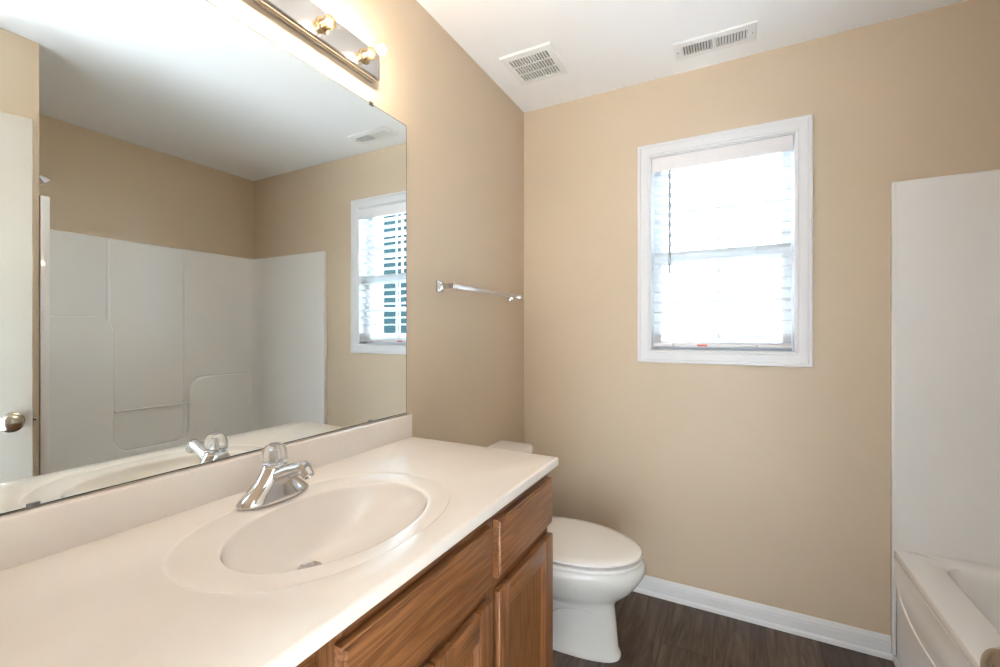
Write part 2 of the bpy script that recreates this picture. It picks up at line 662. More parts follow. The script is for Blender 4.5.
def blobj(name, bm, m, parent=None, smooth=None):
    o = obj(name, bm, m, parent or bl, smooth)
    o.data.transform(Matrix.Translation((-0.95, -(YB + 0.03), -1.17)))
    return o


BX0, BX1 = WX0 + 0.012, WX1 - 0.012
bm = bmesh.new()
box(bm, BX0, BX1, YB - 0.012, YB - 0.004, WZ1 - 0.078, WZ1 - 0.012, bev=0.003)
box(bm, BX0, BX0 + 0.006, YB - 0.004, YB + 0.02, WZ1 - 0.078, WZ1 - 0.012)
box(bm, BX1 - 0.006, BX1, YB - 0.004, YB + 0.02, WZ1 - 0.078, WZ1 - 0.012)
blobj('valance', bm, M_RAIL, smooth=30)
blobj('head_rail', B(BX0 + 0.01, BX1 - 0.01, YB + 0.008, YB + 0.055, WZ1 - 0.055, WZ1 - 0.010), M_RAIL)
YS = YB + 0.030


def slat(zc, tilt, name='slat', m=None):
    bm = bmesh.new()
    hw = 0.0245
    top, bot = [], []
    for i in range(7):
        t = -1 + 2 * i / 6
        c, s = math.cos(tilt), math.sin(tilt)
        y, z = t * hw, 0.0020 * (1 - t * t)
        for lst, dz in ((top, 0.0013), (bot, -0.0013)):
            zz = z + dz
            lst.append((YS + y * c - zz * s, zc + y * s + zz * c))
    ring = top + bot[::-1]
    loft(bm, [[(BX0 + 0.004, y, z) for y, z in ring], [(BX1 - 0.004, y, z) for y, z in ring]])
    return blobj(name, bm, m or M_BLIND, smooth=40)


z = WZ1 - 0.095
while z > 1.25:
    slat(z, math.radians(-10))
    z -= 0.046
for k in range(6):
    slat(1.197 + k * 0.0068, 0, m=M_RAIL)
rail = blobj('bottom_rail', B(BX0 + 0.002, BX1 - 0.002, YS - 0.026, YS + 0.026, 1.176, 1.193, bev=0.003), M_RAIL, smooth=30)
for cx in (0.76, 1.10):
    for dy in (-0.0255, 0.0265):
        bm = bmesh.new()
        tube(bm, [(cx, YS + dy, 1.19), (cx, YS + dy, WZ1 - 0.05)], 0.0009, 6)
        blobj('ladder_cord', bm, M_CORD, smooth=60)
    bm = bmesh.new()
    lathe(bm, [(0.004, 0), (0.007, -0.004), (0.006, -0.012), (0.002, -0.014)], org=(cx, YS - 0.030, 1.192), n=12)
    blobj('cord_button', bm, M_CORD, rail, smooth=40)
blobj('red_tag', B(0.865, 0.905, YS - 0.0275, YS - 0.0255, 1.179, 1.187), M_RED, rail)
bm = bmesh.new()
tube(bm, [(0.748, YS - 0.035, WZ1 - 0.075), (0.748, YS - 0.037, 1.52)], 0.0052, 6)
tube(bm, [(0.748, YS - 0.034, WZ1 - 0.04), (0.748, YS - 0.034, WZ1 - 0.075)], 0.002, 6)
blobj('tilt_wand', bm, M_WAND, smooth=40)

# ---------------------------------------------------------------- ceiling vents
fan = thing('exhaust_fan_grille', 'square white exhaust fan grille on the ceiling above the toilet', 'vent', (0.226, 1.822, HC))
bm = bmesh.new()
rect_frame(bm, [(0, 0), (0, 0.004), (0.004, 0.009), (0.030, 0.013), (0.030, 0.0)], -0.120, 0.120, -0.118, 0.118)
for v in bm.verts:
    v.co = Vector((v.co.x, v.co.z, -v.co.y))
obj('frame', bm, M_VENT, fan, 30)
bm = bmesh.new()
for k in range(15):
    x = -0.090 + 0.18 * k / 14
    box(bm, x - 0.0026, x + 0.0026, -0.09, 0.09, -0.012, -0.004)
for y in (-0.03, 0.03):
    box(bm, -0.09, 0.09, y - 0.0018, y + 0.0018, -0.0125, -0.005)
obj('grille_slats', bm, M_VENT, fan)
obj('shade_backing', B(-0.09, 0.09, -0.09, 0.09, -0.003, -0.0005), M_GAP, fan)

reg = thing('ceiling_register', 'long white air register on the ceiling in front of the window', 'vent', (0.940, 2.022, HC))
bm = bmesh.new()
rect_frame(bm, [(0, 0), (0, 0.003), (0.003, 0.006), (0.030, 0.008), (0.030, 0.0)], -0.152, 0.152, -0.063, 0.063)
for v in bm.verts:
    v.co = Vector((v.co.x, v.co.z, -v.co.y))
box(bm, -0.007, 0.007, -0.035, 0.035, -0.0075, -0.0005)
obj('frame', bm, M_VENT, reg, 30)
bm = bmesh.new()
for k in range(22):
    s = -1 if k < 11 else 1
    kk = k % 11
    x = s * (0.0125 + 0.0106 * kk)
    bm2 = bmesh.new()
    box(bm2, -0.0012, 0.0012, -0.033, 0.033, -0.005, 0.005)
    bmesh.ops.rotate(bm2, verts=bm2.verts[:], cent=(0, 0, 0), matrix=Matrix.Rotation(math.radians(s * 42), 3, 'Y'))
    bmesh.ops.translate(bm2, verts=bm2.verts[:], vec=(x, 0, -0.0055))
    me = bpy.data.meshes.new('t')
    bm2.to_mesh(me)
    bm.from_mesh(me)
    bpy.data.meshes.remove(me)
    bm2.free()
obj('louvres', bm, M_VENT, reg)
obj('shade_backing', B(-0.124, 0.124, -0.035, 0.035, -0.0012, -0.0003), M_GAP, reg)
for sx in (-1, 1):
    bm = bmesh.new()
    lathe(bm, [(0.004, 0), (0.003, -0.002)], org=(sx * 0.138, 0.0, -0.0075), n=12)
    obj('screw', bm, M_CHROME2, reg, 40)
obj('damper_lever', B(0.118, 0.130, -0.004, 0.004, -0.014, -0.006, bev=0.001), M_VENT, reg)

# ---------------------------------------------------------------- mirror
MY1 = 1.208
mir = thing('wall_mirror', 'large frameless mirror on the left wall behind the sink', 'mirror', (0, 0.6, 0.962))
obj('mirror_glass', B(0.0005, 0.005, -0.64, MY1 - 0.6, 0.001, 1.0), M_MEDGE, mir)
obj('silvered_face', B(0.0050, 0.0056, -0.637, MY1 - 0.6 - 0.0028, 0.003, 0.9972), M_MIRROR, mir)
for cy, cz, up in ((1.037, 1.962, 1), (1.033, 0.962, -1), (0.281, 0.962, -1)):
    bm = bmesh.new()
    z0 = cz - 0.962
    a, c = (z0 - 0.008, z0 + 0.004) if up > 0 else (z0 + 0.0015, z0 + 0.008)
    box(bm, 0.0057, 0.0085, cy - 0.6 - 0.008, cy - 0.6 + 0.008, a, c, bev=0.001)
    obj('mirror_clip', bm, M_CLIP, mir, 30)

# ---------------------------------------------------------------- vanity light
vl = thing('vanity_light_bar', 'chrome bar light with clear globe bulbs above the mirror', 'wall lamp', (0, 0.740, 2.073))
LZ = 0.0
hy = 0.297
prof = [(0.0, -0.045), (0.005, -0.045), (0.005, -0.0425), (0.0095, -0.0425), (0.0105, -0.046), (0.015, -0.046), (0.016, -0.0425), (0.0205, -0.0425), (0.0215, -0.045),
        (0.026, -0.045), (0.029, -0.042), (0.030, -0.038)]
prof = prof + [(x, -z) for x, z in prof[::-1]]
bm = bmesh.new()
loft(bm, [[(x, -hy, z) for x, z in prof], [(x, hy, z) for x, z in prof]])
obj('fluted_backplate', bm, M_CHROME2, vl, 12)
for s in (-1, 1):
    bm = bmesh.new()
    rings = []
    for t in range(7):
        a = t / 6 * PI / 2
        k = math.cos(a) * 0.85 + 0.15
        rings.append([(x * (0.35 + 0.65 * k), s * (hy + 0.026 * math.sin(a)), z * (0.3 + 0.7 * k)) for x, z in prof])
    loft(bm, rings)
    obj('end_cap', bm, M_CHROME, vl, 30)
for k in range(4):
    y = 0.985 - 0.1525 * k - 0.740
    z = 0.0
    bm = bmesh.new()
    lathe(bm, [(0.022, 0), (0.022, 0.003), (0.0165, 0.005), (0.0160, 0.028), (0.0175, 0.030), (0.0175, 0.033), (0.0135, 0.034)], axis=(1, 0, 0), org=(0.029, y, z), n=28)
    obj('socket', bm, M_BRASS, vl, 30)
    bm = bmesh.new()
    pr = [(0.012, 0.031), (0.0125, 0.040), (0.015, 0.046)]
    for t in range(1, 13):
        a = math.radians(-58 + 148 * t / 12)
        pr.append((0.0290 * math.cos(a), 0.070 + 0.0290 * math.sin(a)))
    lathe(bm, pr, axis=(1, 0, 0), org=(0.029, y, z), n=32, cap0=False)
    bo = obj('globe_bulb', bm, M_BULB, vl, 60)
    bm = bmesh.new()
    bmesh.ops.create_uvsphere(bm, u_segments=16, v_segments=10, radius=0.0135)
    bmesh.ops.translate(bm, verts=bm.verts[:], vec=(0.029 + 0.068, y, z))
    obj('filament', bm, M_FIL, bo, 60)

# ---------------------------------------------------------------- towel bar
tb = thing('towel_bar', 'chrome towel bar on the left wall between mirror and window corner', 'towel bar', (0, 1.71, 1.420))
for s in (-1, 1):
    y = s * 0.305
    bm = bmesh.new()
    box(bm, 0.0, 0.008, y - 0.020, y + 0.020, -0.022, 0.022, bev=0.002)
    box(bm, 0.008, 0.016, y - 0.013, y + 0.013, -0.017, 0.017, bev=0.002)
    box(bm, 0.014, 0.072, y - 0.007, y + 0.007, -0.010, 0.010, bev=0.0015)
    obj('bracket', bm, M_CHROME, tb, 30)
obj('bar', B(0.058, 0.066, -0.318, 0.318, -0.009, 0.009, bev=0.0012), M_BARM, tb, 30)
bm = bmesh.new()
lathe(bm, [(0.003, 0), (0.003, -0.006), (0.0015, -0.007)], org=(0.062, 0.27, -0.009), n=10)
obj('set_screw', bm, M_CHROME2, tb, 30)

# ---------------------------------------------------------------- vanity top with integral bowl
CT = 0.8825
CX1, CY0, CY1 = 0.560, -0.055, 1.216
vt = thing('sink_countertop', 'cream cultured marble vanity top with built-in oval sink bowl', 'countertop', (0.28, 0.58, 0.855))


def vobj(name, bm, m, parent=None, smooth=None):
    o = obj(name, bm, m, parent or vt, smooth)
    o.data.transform(Matrix.Translation((-0.28, -0.58, -0.855)))
    return o


BCX, BCY, BA, BB = 0.313, 0.629, 0.149, 0.213
N = 128
DRX, DRY, DRZ, DRR = 0.235, 0.625, 0.757, 0.021


def ring_b(s, z, e=2.05):
    # s 1 at the lip, 0 at the drain
    out = []
    for i in range(N):
        t = 2 * PI * i / N
        c, sn = math.cos(t), math.sin(t)
        ex = 2 / e
        lx = BCX + BA * math.copysign(abs(c) ** ex, c)
        ly = BCY + BB * math.copysign(abs(sn) ** ex, sn)
        dx, dy = DRX + DRR * c, DRY + DRR * sn
        out.append(Vector((dx + (lx - dx) * s, dy + (ly - dy) * s, z)))
    return out


rings = []
rings.append(ring_b(0.0, DRZ))
depth = CT - 0.006 - DRZ
for k in range(1, 19):
    s = k / 19 * 0.965
    zz = DRZ + depth * (s ** 2.6) * 0.86 + 0.004 * s
    rings.append(ring_b(s, zz))
# rounded lip
for s, dz in ((0.972, 0.020), (0.980, 0.0135), (0.988, 0.0095), (0.997, 0.0072), (1.012, 0.0060), (1.035, 0.0053)):
    rings.append(ring_b(s, CT - dz))
OA, OB = 0.203, 0.272


def ring_o(k, z):
    return sup(0.301, 0.622, OA * k, OB * k, z, N, 2.2)


for k, dz in ((0.965, 0.0022), (0.985, 0.0024), (0.995, 0.0021), (1.004, 0.0007), (1.014, 0.0)):
    rings.append(ring_o(k, CT - dz))


def rect_ring(ins, z):
    x0, x1, y0, y1 = 0.001, CX1 - ins, CY0, CY1 - ins
    out = []
    # even angular mapping snapped to corners
    pts = []
    for i in range(N):
        t = 2 * PI * i / N
        c, sn = math.cos(t), math.sin(t)
        dx = (x1 - BCX) if c > 0 else (BCX - x0)
        dy = (y1 - BCY) if sn > 0 else (BCY - y0)
        k = min(dx / abs(c) if abs(c) > 1e-9 else 1e9, dy / abs(sn) if abs(sn) > 1e-9 else 1e9)
        pts.append([BCX + k * c, BCY + k * sn])
    for cx, cy in ((x0, y0), (x1, y0), (x1, y1), (x0, y1)):
        a0 = math.atan2(((CY1 if cy > 0.5 else CY0) - BCY), ((CX1 if cx > 0.3 else 0.001) - BCX)) % (2 * PI)
        i = round(a0 / (2 * PI) * N) % N
        pts[i] = [cx, cy]
    return [Vector((p[0], p[1], z)) for p in pts]


rings.append(rect_ring(0.0065, CT))
for k in range(1, 5):
    a = k / 4 * PI / 2
    rings.append(rect_ring(0.0065 * (1 - math.sin(a)), CT - 0.0065 * (1 - math.cos(a))))
rings.append(rect_ring(0.0, CT - 0.024))
rings.append(rect_ring(0.012, CT - 0.024))
bm = bmesh.new()
loft(bm, rings, cap0=False, cap1=False)
# underside of the bowl so that it has thickness
bm_r = [[p + Vector((0, 0, -0.012)) for p in ring_b(min(1.04, k / 8 * 1.04), DRZ + depth * (k / 8) ** 2.6 * 0.86)] for k in range(9)]
loft(bm, bm_r, cap0=False, cap1=False)
vobj('countertop', bm, M_MARBLE, smooth=35)
bm = bmesh.new()
box(bm, 0.001, 0.026, CY0, CY1 - 0.001, CT - 0.001, 0.961, bev=0.004)
vobj('backsplash', bm, M_MARBLE, smooth=35)
bm = bmesh.new()
lathe(bm, [(0.0235, 0.002), (0.0235, 0.0035), (0.021, 0.0045), (0.017, 0.001), (0.015, -0.01)], org=(DRX, DRY, DRZ), n=32, cap1=False)
lathe(bm, [(0.013, -0.004), (0.013, 0.004), (0.010, 0.007), (0.002, 0.008)], org=(DRX, DRY, DRZ), n=24)
vobj('drain', bm, M_CHROME, smooth=35)

# ---------------------------------------------------------------- faucet
FX, FY = 0.116, 0.630
fc = thing('faucet', 'chrome single-handle faucet with clear knob behind the sink bowl', 'faucet', (FX, FY, CT))
bm = bmesh.new()
rings = []
spec = [(0.0, 0.0, 0.036, 0.080, 2.5), (0.0, 0.004, 0.0365, 0.081, 2.5), (0.0, 0.010, 0.035, 0.077, 2.4), (0.0, 0.020, 0.032, 0.067, 2.3), (0.0, 0.032, 0.0295, 0.053, 2.2),
        (0.0, 0.044, 0.0275, 0.040, 2.1), (0.0, 0.056, 0.026, 0.031, 2.0), (0.0, 0.066, 0.0248, 0.026, 2.0), (0.0, 0.069, 0.024, 0.0245, 2.0), (0.0, 0.071, 0.021, 0.021, 2.0)]
for cx, z, a, b_, e in spec:
    rings.append(sup(cx, 0, a, b_, z, 48, e))
loft(bm, rings)
body = obj('body', bm, M_CHROME, fc, 50)
bm = bmesh.new()
pts = bez((0.000, 0, 0.040), (0.045, 0, 0.066), (0.098, 0, 0.079), 12) + [Vector((0.105, 0, 0.0795))]
rad = [0.022, 0.0215, 0.0208, 0.020, 0.019, 0.018, 0.0170, 0.0160, 0.0150, 0.0143, 0.0140, 0.0138, 0.0134, 0.0100]
tube(bm, pts, rad, 20)
obj('spout', bm, M_CHROME, fc, 40)
bm = bmesh.new()
lathe(bm, [(0.0118, -0.004), (0.0122, 0.012), (0.0098, 0.014), (0.0085, 0.010)], axis=(0.75, 0, -0.8), org=(0.102, 0, 0.072), n=24)
obj('aerator', bm, M_CHROME2, fc, 40)
bm = bmesh.new()
lathe(bm, [(0.0245, 0.0), (0.0255, 0.003), (0.0235, 0.006), (0.015, 0.007)], org=(0, 0, 0.068), n=32)
obj('collar', bm, M_CHROME, fc, 40)
bm = bmesh.new()
rings = []
for r, z in ((0.017, 0.0755), (0.0245, 0.078), (0.0255, 0.085), (0.0245, 0.098), (0.0222, 0.108), (0.0180, 0.114), (0.0145, 0.1155)):
    rings.append([(r * (1 + 0.045 * math.cos(8 * 2 * PI * i / 64)) * math.cos(2 * PI * i / 64),
                   r * (1 + 0.045 * math.cos(8 * 2 * PI * i / 64)) * math.sin(2 * PI * i / 64), z) for i in range(64)])
loft(bm, rings)
kn = obj('acrylic_knob', bm, M_ACR, fc, 40)
bm = bmesh.new()
lathe(bm, [(0.0115, 0), (0.0115, 0.002), (0.009, 0.003)], org=(0, 0, 0.1157), n=24)
obj('knob_button', bm, M_CHROME2, kn, 40)
bm = bmesh.new()
lathe(bm, [(0.007, 0), (0.006, 0.028)], org=(0, 0, 0.0735), n=16)
obj('valve_stem', bm, M_CHROME, kn, 40)
bm = bmesh.new()
lathe(bm, [(0.0025, 0), (0.0025, 0.0012)], axis=(0.9, -0.15, 0.6), org=(0.0285, -0.018, 0.020), n=12)
obj('set_screw', bm, M_DARK, fc, 40)

# ---------------------------------------------------------------- vanity cabinet
XF = 0.530
vc = thing('vanity_cabinet', 'oak vanity cabinet with overlay doors and drawer fronts under the sink', 'cabinet', (0.265, 0.575, 0))


def cobj(name, bm, m, parent=None, smooth=None):
    o = obj(name, bm, m, parent or vc, smooth)
    o.data.transform(Matrix.Translation((-0.265, -0.575, 0)))
    return o


bm = bmesh.new()
box(bm, 0.002, XF - 0.018, 1.182, 1.204, 0.10, 0.855)
box(bm, 0.002, XF - 0.018, -0.055, -0.039, 0.10, 0.855)
box(bm, 0.002, XF - 0.018, -0.039, 1.182, 0.10, 0.116)
box(bm, 0.002, 0.010, -0.039, 1.182, 0.116, 0.66)
box(bm, 0.002, 0.45, -0.055, 1.198, 0.0, 0.10)
cobj('carcass', bm, M_OAKV)
stl = [(-0.055, -0.005), (0.395, 0.440), (0.835, 0.880), (1.160, 1.205)]
for a, c in stl:
    cobj('frame_stile', B(XF - 0.018, XF, a, c, 0.10, 0.855, bev=0.0008, seg=1), M_OAKV)
for a, c in ((-0.005, 0.395), (0.440, 0.835), (0.880, 1.160)):
    for z0, z1 in ((0.815, 0.855), (0.650, 0.705), (0.10, 0.14)):
        cobj('frame_rail', B(XF - 0.0178, XF - 0.0002, a, c, z0, z1), M_OAKH)


def slab_front(name, y0, y1, z0, z1):
    bm = bmesh.new()
    pr = [(0.0, XF + 0.0006), (0.0, XF + 0.0135), (0.0015, XF + 0.0145), (0.0040, XF + 0.0145), (0.0050, XF + 0.0165), (0.008, XF + 0.0182), (0.010, XF + 0.0185)]
    R = rect_frame(bm, pr, y0, y1, z0, z1, 'yz', False)
    bm.faces.new(R[-1])
    bm.faces.new(R[0][::-1])
    return cobj(name, bm, M_OAKH, None, 14)


slab_front('drawer_front', 0.873, 1.203, 0.694, 0.824)
slab_front('false_drawer_front', 0.425, 0.842, 0.694, 0.822)
slab_front('drawer_front', 0.075, 0.388, 0.694, 0.823)


def door(y0, y1, z0, z1):
    sw = 0.056
    d = cobj('door', B(XF + 0.002, XF + 0.008, y0 + sw - 0.004, y1 - sw + 0.004, z0 + sw - 0.004, z1 - sw + 0.004), M_OAKP)
    for a, c in ((y0, y0 + sw), (y1 - sw, y1)):
        cobj('stile', B(XF + 0.0006, XF + 0.019, a, c, z0, z1, bev=0.004), M_OAKV, d, 30)
    for a, c in ((z0, z0 + sw), (z1 - sw, z1)):
        cobj('rail', B(XF + 0.0008, XF + 0.0188, y0 + sw - 0.002, y1 - sw + 0.002, a, c, bev=0.004), M_OAKH, d, 30)
    bm = bmesh.new()
    rect_frame(bm, [(0, XF + 0.017), (0.004, XF + 0.0165), (0.008, XF + 0.012), (0.012, XF + 0.0085), (0.012, XF + 0.004), (0, XF + 0.004)],
               y0 + sw - 0.001, y1 - sw + 0.001, z0 + sw - 0.001, z1 - sw + 0.001, 'yz')
    cobj('moulding', bm, M_OAKV, d, 20)
    return d


door(0.873, 1.203, 0.125, 0.665)
door(0.634, 0.842, 0.125, 0.665)
door(0.427, 0.630, 0.125, 0.665)
door(0.075, 0.388, 0.125, 0.665)

# ---------------------------------------------------------------- toilet
TY = 1.690
tl = thing('toilet', 'white two-piece toilet with closed lid between vanity and back wall', 'toilet', (0.36, TY, 0))


def tobj(name, bm, m, parent=None, smooth=None):
    o = obj(name, bm, m, parent or tl, smooth)
    o.data.transform(Matrix.Translation((-0.36, -TY, 0)))
    return o


def egg(x0, x1, hw, z, n=56, ef=2.0, er=2.6, wpos=0.42, dz=0.0):
    """Egg outline: back at x0, front tip at x1, widest wpos along."""
    xw = x0 + (x1 - x0) * wpos
    out = []
    for i in range(n):
        t = 2 * PI * i / n
        c, s = math.cos(t), math.sin(t)
        e = ef if c > 0 else er
        x = xw + ((x1 - xw) if c > 0 else (xw - x0)) * math.copysign(abs(c) ** (2 / e), c)
        y = TY + hw * math.copysign(abs(s) ** (2 / e), s)
        out.append(Vector((x, y, z)))
    return out


bm = bmesh.new()
rings = [egg(0.14, 0.628, 0.080, 0.0, ef=2.5), egg(0.14, 0.630, 0.082, 0.006, ef=2.5), egg(0.145, 0.626, 0.078, 0.020, ef=2.5), egg(0.15, 0.620, 0.072, 0.032, ef=2.5),
         egg(0.15, 0.618, 0.068, 0.08, ef=2.5), egg(0.15, 0.614, 0.067, 0.14, ef=2.5), egg(0.15, 0.610, 0.071, 0.19, ef=2.5), egg(0.15, 0.610, 0.082, 0.208, ef=2.3),
         egg(0.15, 0.622, 0.106, 0.230, ef=2.1), egg(0.15, 0.650, 0.130, 0.252), egg(0.15, 0.678, 0.152, 0.280), egg(0.15, 0.700, 0.170, 0.312), egg(0.15, 0.716, 0.184, 0.338),
         egg(0.15, 0.722, 0.190, 0.362), egg(0.155, 0.720, 0.189, 0.378), egg(0.165, 0.711, 0.182, 0.388)]
loft(bm, rings)
for v in bm.verts:
    if v.co.z < 0.2:
        v.co.y += 0.018 * (1 - v.co.z / 0.2)
bowl = tobj('bowl', bm, M_PORC, smooth=50)
# moulded trapway on both sides
for s in (-1, 1):
    bm = bmesh.new()
    pts = bez((0.54, TY + s * 0.025, 0.200), (0.36, TY + s * 0.062, 0.235), (0.33, TY + s * 0.062, 0.12), 8) + bez((0.325, TY + s * 0.060, 0.10), (0.31, TY + s * 0.060, 0.03), (0.20, TY + s * 0.060, 0.045), 6)
    tube(bm, pts, 0.034, 16)
    tobj('trapway', bm, M_PORC, bowl, 50)
bm = bmesh.new()
# seat ring
o_ = [egg(0.225, 0.708, 0.184, 0.389), egg(0.222, 0.712, 0.187, 0.393), egg(0.223, 0.711, 0.186, 0.401), egg(0.232, 0.700, 0.177, 0.4035)]
loft(bm, o_)
tobj('seat', bm, M_SEAT, smooth=40)
bm = bmesh.new()
loft(bm, [egg(0.232, 0.699, 0.176, 0.4075), egg(0.222, 0.709, 0.185, 0.413), egg(0.222, 0.708, 0.184, 0.420), egg(0.228, 0.701, 0.178, 0.4245), egg(0.26, 0.67, 0.150, 0.4275),
          egg(0.34, 0.58, 0.08, 0.429)])
tobj('lid', bm, M_SEAT, smooth=40)
for s in (-1, 1):
    bm = bmesh.new()
    lathe(bm, [(0.012, -0.022), (0.012, 0.022)], axis=(0, 1, 0), org=(0.222, TY + s * 0.075, 0.408), n=20)
    tobj('hinge', bm, M_SEAT, smooth=40)
bm = bmesh.new()


def tankring(k, z, bulge):
    out = []
    n = 12
    x0, x1, hw = 0.015, 0.195, 0.228 * k
    out.append(Vector((x0, TY - hw, z)))
    for i in range(n + 1):
        t = -1 + 2 * i / n
        out.append(Vector((x1 - 0.02 + bulge * (1 - t * t) + (-0.012 if abs(t) == 1 else 0), TY + hw * t, z)))
    out.append(Vector((x0, TY + hw, z)))
    return out


loft(bm, [tankring(0.90, 0.385, 0.02), tankring(0.93, 0.40, 0.025), tankring(0.97, 0.53, 0.028), tankring(1.0, 0.675, 0.03)])
box(bm, 0.02, 0.24, TY - 0.10, TY + 0.10, 0.33, 0.388, bev=0.01)
tank = tobj('tank', bm, M_PORC, smooth=40)
bm = bmesh.new()
loft(bm, [tankring(1.02, 0.676, 0.036), tankring(1.05, 0.682, 0.042), tankring(1.05, 0.702, 0.042), tankring(1.03, 0.712, 0.036), tankring(0.9, 0.718, 0.02)])
tobj('tank_lid', bm, M_PORC, smooth=40)
bm = bmesh.new()
lathe(bm, [(0.014, 0), (0.014, 0.006), (0.008, 0.010), (0.006, 0.018)], axis=(1, 0, 0), org=(0.198, TY - 0.165, 0.625), n=20)
tube(bm, [(0.214, TY - 0.165, 0.625), (0.216, TY - 0.13, 0.620), (0.217, TY - 0.095, 0.612)], [0.006, 0.0055, 0.007], 10)
tobj('flush_lever', bm, M_CHROME, smooth=40)
for s in (-1, 1):
    bm = bmesh.new()
    lathe(bm, [(0.016, 0), (0.015, 0.012), (0.008, 0.020), (0.001, 0.022)], org=(0.36, TY + s * 0.070, 0.028), n=20)
    tobj('bolt_cap', bm, M_PORC, smooth=50)

# ---------------------------------------------------------------- tub and surround
TX0, TX1, TY0, TY1 = XR, XT, YA, YB
RZ = 0.425
tubt = thing('bathtub', 'white moulded bathtub with curved-line apron along the right side', 'bathtub', ((TX0 + TX1) / 2, (TY0 + TY1) / 2, 0))


def uobj(name, bm, m, parent=None, smooth=None):
    o = obj(name, bm, m, parent or tubt, smooth)
    o.data.transform(Matrix.Translation((-(TX0 + TX1) / 2, -(TY0 + TY1) / 2, 0)))
    return o


def rrect(x0, x1, y0, y1, r, z, n=6):
    out = []
    for cx, cy, a0 in ((x1 - r, y1 - r, 0), (x0 + r, y1 - r, PI / 2), (x0 + r, y0 + r, PI), (x1 - r, y0 + r, 1.5 * PI)):
        for k in range(n + 1):
            a = a0 + k / n * PI / 2
            out.append(Vector((cx + r * math.cos(a), cy + r * math.sin(a), z)))
    return out


g = 0.002
x0, x1, y0, y1 = TX0 + 0.001, TX1 - 0.003, TY0 + g, TY1 - g
bm = bmesh.new()
R = [rrect(x0 + 0.02, x1, y0, y1, 0.004, 0.30), rrect(x0 + 0.02, x1, y0, y1, 0.004, RZ - 0.035), rrect(x0, x1, y0, y1, 0.004, RZ - 0.030), rrect(x0, x1, y0, y1, 0.006, RZ - 0.008),
     rrect(x0 + 0.003, x1, y0, y1, 0.006, RZ - 0.002), rrect(x0 + 0.010, x1, y0, y1, 0.008, RZ),
     rrect(x0 + 0.105, x1 - 0.07, y0 + 0.10, y1 - 0.060, 0.07, RZ - 0.003), rrect(x0 + 0.115, x1 - 0.078, y0 + 0.11, y1 - 0.070, 0.075, RZ - 0.010),
     rrect(x0 + 0.125, x1 - 0.085, y0 + 0.12, y1 - 0.082, 0.08, RZ - 0.04), rrect(x0 + 0.150, x1 - 0.105, y0 + 0.14, y1 - 0.14, 0.10, 0.24),
     rrect(x0 + 0.175, x1 - 0.13, y0 + 0.16, y1 - 0.20, 0.11, 0.11), rrect(x0 + 0.215, x1 - 0.17, y0 + 0.20, y1 - 0.26, 0.10, 0.075)]
loft(bm, R, cap0=False, cap1=True)
uobj('basin', bm, M_TUB, smooth=35)
# apron: lower skirt with a raised field bounded by a curved moulded line
XA = XR + 0.010
bm = bmesh.new()
box(bm, XA, XA + 0.02, y0, y1, 0.0, RZ - 0.032)
apron = uobj('apron', bm, M_TUB)
curve = []
for s in (1, -1):
    ye = y1 - 0.012 if s > 0 else y0 + 0.012
    seg = bez((0, ye, RZ - 0.034), (0, ye - s * 0.006, 0.30), (0, ye - s * 0.075, 0.265), 10)[:-1] + bez((0, ye - s * 0.075, 0.265), (0, ye - s * 0.17, 0.222), (0, ye - s * 0.34, 0.232), 10)
    curve.append(seg)
pts = curve[0] + bez((0, curve[0][-1].y, 0.232), (0, (y0 + y1) / 2, 0.246), (0, curve[1][-1].y, 0.232), 12)[1:-1] + curve[1][::-1]
bm = bmesh.new()
ctr = Vector((0, (y0 + y1) / 2, 0.33))
rgs = []
for sc_, xx in ((1.0, XA - 0.0002), (1.0, XA - 0.006), (0.996, XA - 0.0085), (0.988, XA - 0.0085), (0.975, XA - 0.004)):
    rgs.append([Vector((xx, ctr.y + (p.y - ctr.y) * sc_, ctr.z + (p.z - ctr.z) * (sc_ if sc_ > 0.99 else sc_ - 0.05 * (1 - sc_) * 10))) for p in pts])
loft(bm, rgs, cap0=True, cap1=True)
uobj('apron_field', bm, M_TUB, apron, 35)
uobj('shoe_strip', B(XR - 0.004, XA, y0 + 0.02, YB - 0.026, 0.0, 0.022, bev=0.006), M_TRIM)

# surround panels
SZ = 1.812
sr = thing('tub_surround', 'glossy white three-wall shower surround above the bathtub', 'shower surround', ((TX0 + TX1) / 2, (TY0 + TY1) / 2, RZ))


def sobj(name, bm, m, parent=None, smooth=None):
    o = obj(name, bm, m, parent or sr, smooth)
    o.data.transform(Matrix.Translation((-(TX0 + TX1) / 2, -(TY0 + TY1) / 2, -RZ)))
    return o


def wall_loop(off, rc=0.11):
    """Plan curve of the surround face, from the front edge at the far wall round to the near wall."""
    xa, xb = XR, XT - 0.030 - off
    ya, yb = YA + 0.030 + off, YB - 0.026 - off
    pts = [Vector((xa, yb, 0)), Vector((xa + 0.2, yb, 0))]
    pts += [Vector((xb - rc + rc * math.sin(a), yb - rc + rc * math.cos(a), 0)) for a in [i / 10 * PI / 2 for i in range(11)]]
    pts += [Vector((xb - rc + rc * math.cos(a), ya + rc - rc * math.sin(a), 0)) for a in [i / 10 * PI / 2 for i in range(11)]]
    pts += [Vector((xa + 0.2, ya, 0)), Vector((xa, ya, 0))]
    return pts


